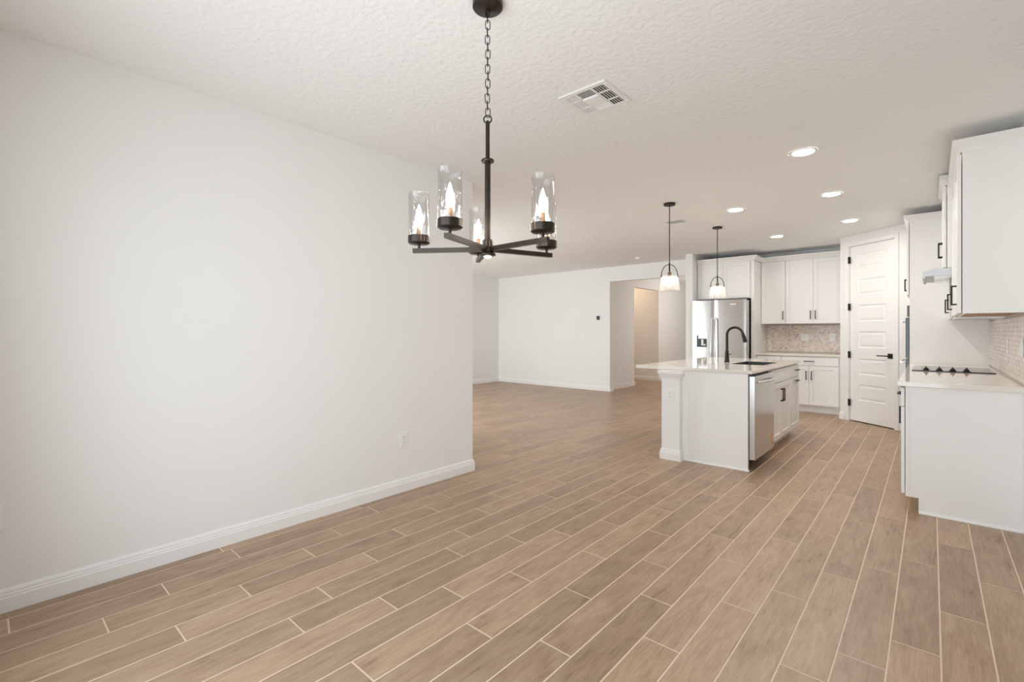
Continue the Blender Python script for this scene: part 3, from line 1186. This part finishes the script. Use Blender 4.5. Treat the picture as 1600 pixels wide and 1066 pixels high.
b.faces.new([V[(3, j)] for j in range(n, -1, -1)] + [K[1], K[2]])
b.faces.new([V[(i, n)] for i in range(4)] + [K[2], K[3]])
b.faces.new([V[(i, 0)] for i in range(3, -1, -1)] + [K[0], K[1]])
slab = obj('door_slab', b, M['trim'], door)
b = NB()
CAS = 0.058
for u0, u1 in ((DU0 - 0.006 - CAS, DU0 - 0.006), (DU1 + 0.006, DU1 + 0.006 + CAS)):
    box(b, u0, u1, -0.016, 0.0, 0, DZ + 0.008 + CAS, 0.004)
box(b, DU0 - 0.006, DU1 + 0.006, -0.016, 0.0, DZ + 0.008, DZ + 0.008 + CAS, 0.004)
obj('door_casing', b, M['trim'], door)
b = NB()
box(b, DU0 - 0.012, DU0 - 0.003, 0.0, 0.11, 0, DZ + 0.012)
box(b, DU1 + 0.003, DU1 + 0.012, 0.0, 0.11, 0, DZ + 0.012)
box(b, DU0 - 0.012, DU1 + 0.012, 0.0, 0.11, DZ + 0.003, DZ + 0.012)
obj('door_jamb', b, M['trim'], door)
for z in (2.345, 1.662, 0.966, 0.268):
    b = NB()
    box(b, DU0 - 0.013, DU0 + 0.013, -0.0175, -0.0155 + 0.018, z - 0.048, z + 0.048, 0.001)
    cyl(b, (DU0 - 0.001, -0.021, z - 0.05), (DU0 - 0.001, -0.021, z + 0.05), 0.006, n=10)
    obj('hinge', b, M['black'], door)
b = NB()
hu, hz = DU1 - 0.068, 0.972
box(b, hu - 0.033, hu + 0.033, slab_y0 - 0.010, slab_y0, hz - 0.033, hz + 0.033, 0.002)
cyl(b, (hu, slab_y0 - 0.010, hz), (hu, slab_y0 - 0.055, hz), 0.010, n=14)
box(b, hu - 0.150, hu + 0.010, slab_y0 - 0.062, slab_y0 - 0.048, hz - 0.007, hz + 0.007, 0.002)
obj('door_handle', b, M['black'], door)

# ------------------------------------------------------------------ chandelier
CX, CY = -1.412, 1.439
ch = thing('chandelier', 'dark bronze five-arm chandelier with glass cylinder shades', 'chandelier', (CX, CY, 0))
b = NB(); lathe(b, [(0.0, 2.664), (0.012, 2.664), (0.020, 2.668), (0.058, 2.672), (0.064, 2.678), (0.064, 2.699), (0, 2.699)], 36)
obj('canopy', b, M['bronze'], ch, smooth=True)
b = NB()
tube(b, [(0.011 * math.cos(t), 0, 2.652 + 0.014 * math.sin(t)) for t in [2 * PI * i / 20 for i in range(20)]], 0.003, 8, True)
obj('canopy_loop', b, M['bronze'], ch, smooth=True)
ztop, zbot = 2.650, 2.215
nl = 14
pitch = (ztop - zbot) / nl
link_proto = None
for i in range(nl):
    zc = ztop - pitch * (i + 0.5)
    if link_proto is None:
        b = NB()
        hh, rr = 0.0200, 0.0095
        pts = []
        for q in range(24):
            t = 2 * PI * q / 24
            pts.append((rr * math.cos(t), 0, rr * math.sin(t) + (hh - rr) * (1 if math.sin(t) >= 0 else -1)))
        tube(b, pts, 0.0019, 8, True)
        link_proto = obj('chain_link', b, M['bronze'], ch, smooth=True)
        lk = link_proto
    else:
        lk = link_proto.copy()
        COL.objects.link(lk)
        lk.parent = ch
    lk.location = (random.uniform(-0.002, 0.002), 0, zc)
    ang = YAW + (0.12 if i % 2 else PI / 2 - 0.06)
    lk.rotation_euler = (random.uniform(-0.04, 0.04), random.uniform(-0.05, 0.05), ang)
b = NB()
tube(b, [(0.0165 * math.cos(t), 0, 2.203 + 0.0165 * math.sin(t)) for t in [2 * PI * i / 24 for i in range(24)]], 0.003, 8, True)
obj('rod_loop', b, M['bronze'], ch, smooth=True, rot=(0, 0, YAW))
b = NB(); lathe(b, [(0.006, 2.196), (0.009, 2.190), (0.009, 2.015), (0.0085, 2.012)], 20)
obj('upper_rod', b, M['bronze'], ch, smooth=True)
b = NB(); lathe(b, [(0.010, 2.031), (0.026, 2.031), (0.028, 2.026), (0.026, 2.021), (0.010, 2.021)], 28)
obj('collar', b, M['bronze'], ch, smooth=True)
b = NB(); lathe(b, [(0.0125, 2.021), (0.0125, 1.690)], 24)
obj('lower_rod', b, M['bronze'], ch, smooth=True)
b = NB(); lathe(b, [(0.013, 1.692), (0.021, 1.690), (0.023, 1.682), (0.023, 1.640), (0.030, 1.634), (0.034, 1.630), (0.034, 1.624), (0.020, 1.620), (0, 1.620)], 28)
hub = obj('hub', b, M['bronze'], ch, smooth=True)
b = NB(); lathe(b, [(0, 1.612), (0.012, 1.614), (0.017, 1.6198)], 20, closed_ends=False)
obj('lens', b, M['downlens'], hub, smooth=True)

RAD = 0.300
ZA = 1.650          # arm axis height
for q in range(5):
    ang = math.radians(29.5 + 72 * q) + YAW
    ca, sa = math.cos(ang), math.sin(ang)
    b = NB()
    # square bar from the hub to just past the cup
    def P(r, s, z):
        return (r * ca - s * sa, r * sa + s * ca, z)
    hw = 0.0095
    ring = []
    for r in (0.018, RAD + 0.026):
        ring.append([b.verts.new(P(r, s, z)) for s, z in ((-hw, ZA - 0.0095), (hw, ZA - 0.0095), (hw, ZA + 0.0095), (-hw, ZA + 0.0095))])
    for i in range(4):
        j = (i + 1) % 4
        b.faces.new((ring[0][i], ring[0][j], ring[1][j], ring[1][i]))
    b.faces.new(ring[0][::-1]); b.faces.new(ring[1])
    arm = obj('arm', b, M['bronze'], ch)
    px, py = RAD * ca, RAD * sa
    b = NB()
    lathe(b, [(0.006, ZA + 0.009), (0.006, 1.676), (0.040, 1.678), (0.0475, 1.684), (0.0475, 1.712), (0.0455, 1.714), (0.0440, 1.712), (0.0440, 1.692), (0, 1.692)], 32, px, py)
    obj('cup', b, M['bronze'], arm, smooth=True)
    b = NB(); lathe(b, [(0.0425, 1.694), (0.0430, 1.75), (0.0430, 1.86), (0.0425, 1.896), (0.0435, 1.898), (0.0445, 1.896), (0.0445, 1.86), (0.0445, 1.694)], 40, px, py, False)
    obj('glass_shade', b, M['glass'], arm, smooth=True)
    b = NB(); lathe(b, [(0.0105, 1.692), (0.0105, 1.752), (0.009, 1.756), (0, 1.756)], 18, px, py)
    obj('candle_sleeve', b, M['socket'], arm, smooth=True)
    b = NB(); lathe(b, [(0.007, 1.756), (0.012, 1.768), (0.0155, 1.784), (0.0135, 1.805), (0.008, 1.826), (0.0035, 1.842), (0, 1.850)], 18, px, py)
    obj('bulb', b, M['bulb'], arm, smooth=True)

# ------------------------------------------------------------------ pendants over the island
def pendant(label, x, y):
    p = thing('pendant_lamp', label, 'pendant lamp', (x, y, 0), 0, 'glass pendants over the island')
    b = NB(); lathe(b, [(0, 2.676), (0.058, 2.678), (0.062, 2.684), (0.062, 2.699), (0, 2.699)], 32)
    obj('canopy', b, M['black'], p, smooth=True)
    b = NB(); cyl(b, (0, 0, 2.04), (0, 0, 2.678), 0.0052, n=12)
    obj('stem', b, M['black'], p, smooth=True)
    b = NB(); lathe(b, [(0.005, 2.055), (0.008, 2.05), (0.008, 1.965), (0.006, 1.945)], 16)
    obj('stem_joint', b, M['black'], p, smooth=True)
    b = NB()
    cr, ss = math.cos(YAW), math.sin(YAW)
    R = 0.088
    pts = []
    for i in range(25):
        a = PI * i / 24
        pts.append((R * math.cos(a) * cr, R * math.cos(a) * ss, 1.915 + 0.118 * math.sin(a)))
    tube(b, pts, 0.0042, 10)
    for s in (-1, 1):
        cyl(b, (s * (R - 0.008) * cr, s * (R - 0.008) * ss, 1.905), (s * (R + 0.010) * cr, s * (R + 0.010) * ss, 1.905), 0.006, n=10)
        cyl(b, (s * R * cr, s * R * ss, 1.898), (s * R * cr, s * R * ss, 1.918), 0.0045, n=10)
    obj('yoke', b, M['black'], p, smooth=True)
    b = NB(); lathe(b, [(0.012, 1.950), (0.019, 1.948), (0.020, 1.905), (0.017, 1.895), (0.013, 1.890)], 20)
    obj('socket', b, M['socket'], p, smooth=True)
    b = NB(); lathe(b, [(0.022, 1.906), (0.060, 1.908), (0.080, 1.904), (0.0865, 1.890), (0.108, 1.748), (0.1095, 1.745), (0.1105, 1.748), (0.0895, 1.890), (0.083, 1.907), (0.060, 1.911), (0.022, 1.909)], 44, closed_ends=False)
    obj('glass_shade', b, M['glass_seed'], p, smooth=True)
    b = NB(); lathe(b, [(0.012, 1.892), (0.016, 1.878), (0.028, 1.855), (0.032, 1.832), (0.027, 1.808), (0.014, 1.796), (0, 1.793)], 24)
    obj('bulb', b, M['bulb_big'], p, smooth=True)
    return p


p1 = pendant('clear glass pendant lamp over the near end of the island', -2.138, 5.008)
p2 = copy_tree(p1)
p2.location = (-2.142, 6.566, 0)
p2['label'] = 'clear glass pendant lamp in front of the cabinet over the refrigerator'

# ------------------------------------------------------------------ recessed lights
cans = [((-0.746, 4.263), 'round recessed ceiling light nearest the camera, before the wall cabinets'),
        ((-0.761, 5.762), 'round recessed ceiling light second from the camera in the aisle row'),
        ((-1.681, 5.775), 'round recessed ceiling light between the two pendant lamps and the aisle'),
        ((-0.767, 7.295), 'round recessed ceiling light in front of the pantry door'),
        ((-1.696, 7.785), 'round recessed ceiling light in front of the back wall cabinets')]
c0 = None
for (x, y), lab in cans:
    if c0 is None:
        c0 = thing('recessed_light', lab, 'ceiling light', (x, y, CH), 0, 'recessed ceiling lights')
        b = NB(); lathe(b, [(0.074, -0.001), (0.074, -0.004), (0.080, -0.007), (0.096, -0.004), (0.098, -0.0005)], 36, closed_ends=False)
        obj('trim_ring', b, M['trim'], c0, smooth=True)
        b = NB(); lathe(b, [(0, -0.003), (0.076, -0.003), (0.076, -0.0008), (0, -0.0008)], 36)
        obj('lens', b, M['can'], c0)
        c = c0
    else:
        c = copy_tree(c0)
        c.location = (x, y, CH)
        c['label'] = lab

# ------------------------------------------------------------------ air vents
def square_vent(label, x, y, s):
    v = thing('air_vent', label, 'air vent', (x, y, CH))
    h = s / 2
    b = NB()
    t = 0.030
    for x0, x1, y0, y1 in ((-h, h, -h, -h + t), (-h, h, h - t, h), (-h, -h + t, -h + t, h - t), (h - t, h, -h + t, h - t)):
        box(b, x0, x1, y0, y1, -0.010, -0.0005, 0.002)
    obj('frame', b, M['trim'], v)
    b = NB(); box(b, -h + t, h - t, -h + t, h - t, -0.0022, -0.0006)  # flat dark sheet below the ceiling, painted as the duct's inner shade
    obj('duct_shade_sheet', b, M['vent_dark'], v)
    b = NB(); box(b, -0.052, 0.052, -0.052, 0.052, -0.018, -0.003, 0.002)
    obj('centre_plate', b, M['trim'], v)
    i0, c = h - t, 0.052
    # four fields of angled blades round the centre plate
    def blade(x0, x1, y0, y1, along_x, lean):
        b = NB()
        th = 0.0085
        if along_x:
            q = [(x0, y0, -0.010), (x1, y0, -0.010), (x1, y0 + lean, -0.003), (x0, y0 + lean, -0.003)]
        else:
            q = [(x0, y0, -0.010), (x0, y1, -0.010), (x0 + lean, y1, -0.003), (x0 + lean, y0, -0.003)]
        A = [b.verts.new(p) for p in q]
        B = [b.verts.new((p[0] + (0 if along_x else math.copysign(0.004, lean)), p[1] + (math.copysign(0.004, lean) if along_x else 0), p[2])) for p in q]
        for k in range(4):
            b.faces.new((A[k], A[(k + 1) % 4], B[(k + 1) % 4], B[k]))
        b.faces.new(A[::-1]); b.faces.new(B)
        obj('blade', b, M['trim'], v)
    n = 5
    st = (i0 - c) / n
    for k in range(n):
        o = c + st * k + 0.006
        blade(-c, c, o + 0.006, o + 0.006, True, -0.007)
        blade(-c, c, -o - 0.006, -o - 0.006, True, 0.007)
        blade(o + 0.006, o + 0.006, -i0, i0, False, -0.007)
        blade(-o - 0.006, -o - 0.006, -i0, i0, False, 0.007)
    b = NB()
    for sx in (-1, 1):
        box(b, sx * c - 0.004, sx * c + 0.004, -i0, i0, -0.0105, -0.003)
        for yy in (-0.052, 0.052):
            box(b, min(sx * c, sx * i0), max(sx * c, sx * i0), yy - 0.003, yy + 0.003, -0.0105, -0.003)
    obj('cross_bars', b, M['trim'], v)
    return v


square_vent('square white ceiling vent near the chandelier', -1.512, 2.460, 0.318)
v = thing('air_vent', 'small rectangular ceiling vent behind the nearer pendant lamp', 'air vent', (-2.435, 5.893, CH))
b = NB()
for x0, x1, y0, y1 in ((-0.13, 0.13, -0.11, -0.09), (-0.13, 0.13, 0.09, 0.11), (-0.13, -0.11, -0.09, 0.09), (0.11, 0.13, -0.09, 0.09)):
    box(b, x0, x1, y0, y1, -0.005, -0.0005, 0.001)
obj('frame', b, M['trim'], v)
b = NB(); box(b, -0.11, 0.11, -0.09, 0.09, -0.0022, -0.0006)  # thin dark sheet standing in for shade behind the blades
obj('duct_shade_sheet', b, M['vent_dark'], v)
for k in range(8):
    b = NB()
    y = -0.083 + k * 0.0225
    box(b, -0.11, 0.11, y, y + 0.009, -0.0036, -0.0028)
    obj('blade', b, M['trim'], v)

# smoke detector
sd = thing('smoke_detector', 'round white smoke detector on the ceiling before the hall opening', 'smoke detector', (-4.13, 8.271, CH))
b = NB(); lathe(b, [(0, -0.036), (0.040, -0.035), (0.050, -0.028), (0.055, -0.016), (0.066, -0.012), (0.068, -0.0005), (0, -0.0005)], 30)
obj('body', b, M['plate'], sd, smooth=True)
b = NB(); lathe(b, [(0, -0.038), (0.008, -0.038), (0.009, -0.0355)], 14, closed_ends=False)
obj('test_button', b, M['trim'], sd, smooth=True)

# ------------------------------------------------------------------ wall plates
def plate(name, label, cat, loc, rz, kind='outlet', w=0.075, h=0.120):
    """Plate in local xz, facing local -y; loc is its centre on the wall face."""
    p = thing(name, label, cat, loc, rz)
    b = NB(); box(b, -w / 2, w / 2, -0.006, -0.0005, -h / 2, h / 2, 0.002)
    obj('cover_plate', b, M['plate'], p)
    if kind == 'outlet':
        b = NB(); box(b, -0.017, 0.017, -0.0085, -0.0055, -0.034, 0.034, 0.001)
        r = obj('receptacle', b, M['plate'], p)
        b = NB()
        for z in (-0.018, 0.018):
            for x in (-0.0065, 0.0065):
                box(b, x - 0.0012, x + 0.0012, -0.0090, -0.0082, z - 0.001, z + 0.008)
            box(b, -0.002, 0.002, -0.0090, -0.0082, z - 0.011, z - 0.007)
        obj('slot', b, M['slot'], r)
    elif kind == 'switch':
        n = max(1, round(w / 0.075))
        for i in range(n):
            xc = (i - (n - 1) / 2) * 0.046
            b = NB(); box(b, xc - 0.016, xc + 0.016, -0.010, -0.0055, -0.033, 0.033, 0.002)
            obj('rocker', b, M['plate'], p)
    return p


EX = PI / 2      # faces +x
plate('wall_outlet', 'white wall outlet low on the long dining wall near its corner', 'outlet', (XL, 2.305, 0.418), EX)
plate('wall_outlet', 'white wall plate cut off by the photo edge on the dining wall', 'outlet', (XL, 0.045, 0.440), EX)
plate('wall_outlet', 'white wall outlet on the end wall of the living room', 'outlet', (XLL, 8.78, 0.434), EX)
plate('wall_outlet', 'white wall outlet low on the far living-room wall', 'outlet', (-6.73, YF, 0.40), 0)
plate('wall_outlet', 'white wall outlet low on the hall wall beside the opening', 'outlet', (XH, 10.05, 0.43), EX)
plate('light_switch', 'white light switch on the warm-lit corridor wall', 'light switch', (-5.74, 11.95, 1.17), 0, 'switch', 0.12)
plate('wall_outlet', 'white outlet on the island pilaster', 'outlet', (-1.985, KY, 0.655), 0)
plate('light_switch', 'white double switch plate on the back mosaic backsplash', 'light switch', (-1.632, YB - 0.0105, 1.205), 0, 'switch', 0.12)
plate('wall_outlet', 'white outlet on the back mosaic backsplash near the pantry', 'outlet', (-1.235, YB - 0.0105, 1.215), 0)
plate('wall_outlet', 'white outlet on the side mosaic backsplash by the cooktop', 'outlet', (XW - 0.0105, 5.40, 1.185), -PI / 2)
plate('light_switch', 'white switch plate on the side mosaic backsplash at the photo edge', 'light switch', (XW - 0.0105, 4.62, 1.19), -PI / 2, 'switch', 0.12)
th = thing('thermostat', 'small black thermostat on a white plate on the far living-room wall', 'thermostat', (-5.506, YF, 1.605))
b = NB(); box(b, -0.075, 0.075, -0.006, -0.0005, -0.075, 0.075, 0.003)
obj('wall_plate', b, M['wall'], th)
b = NB(); box(b, -0.036, 0.036, -0.024, -0.006, -0.042, 0.042, 0.004)
obj('display_unit', b, M['dark'], th)
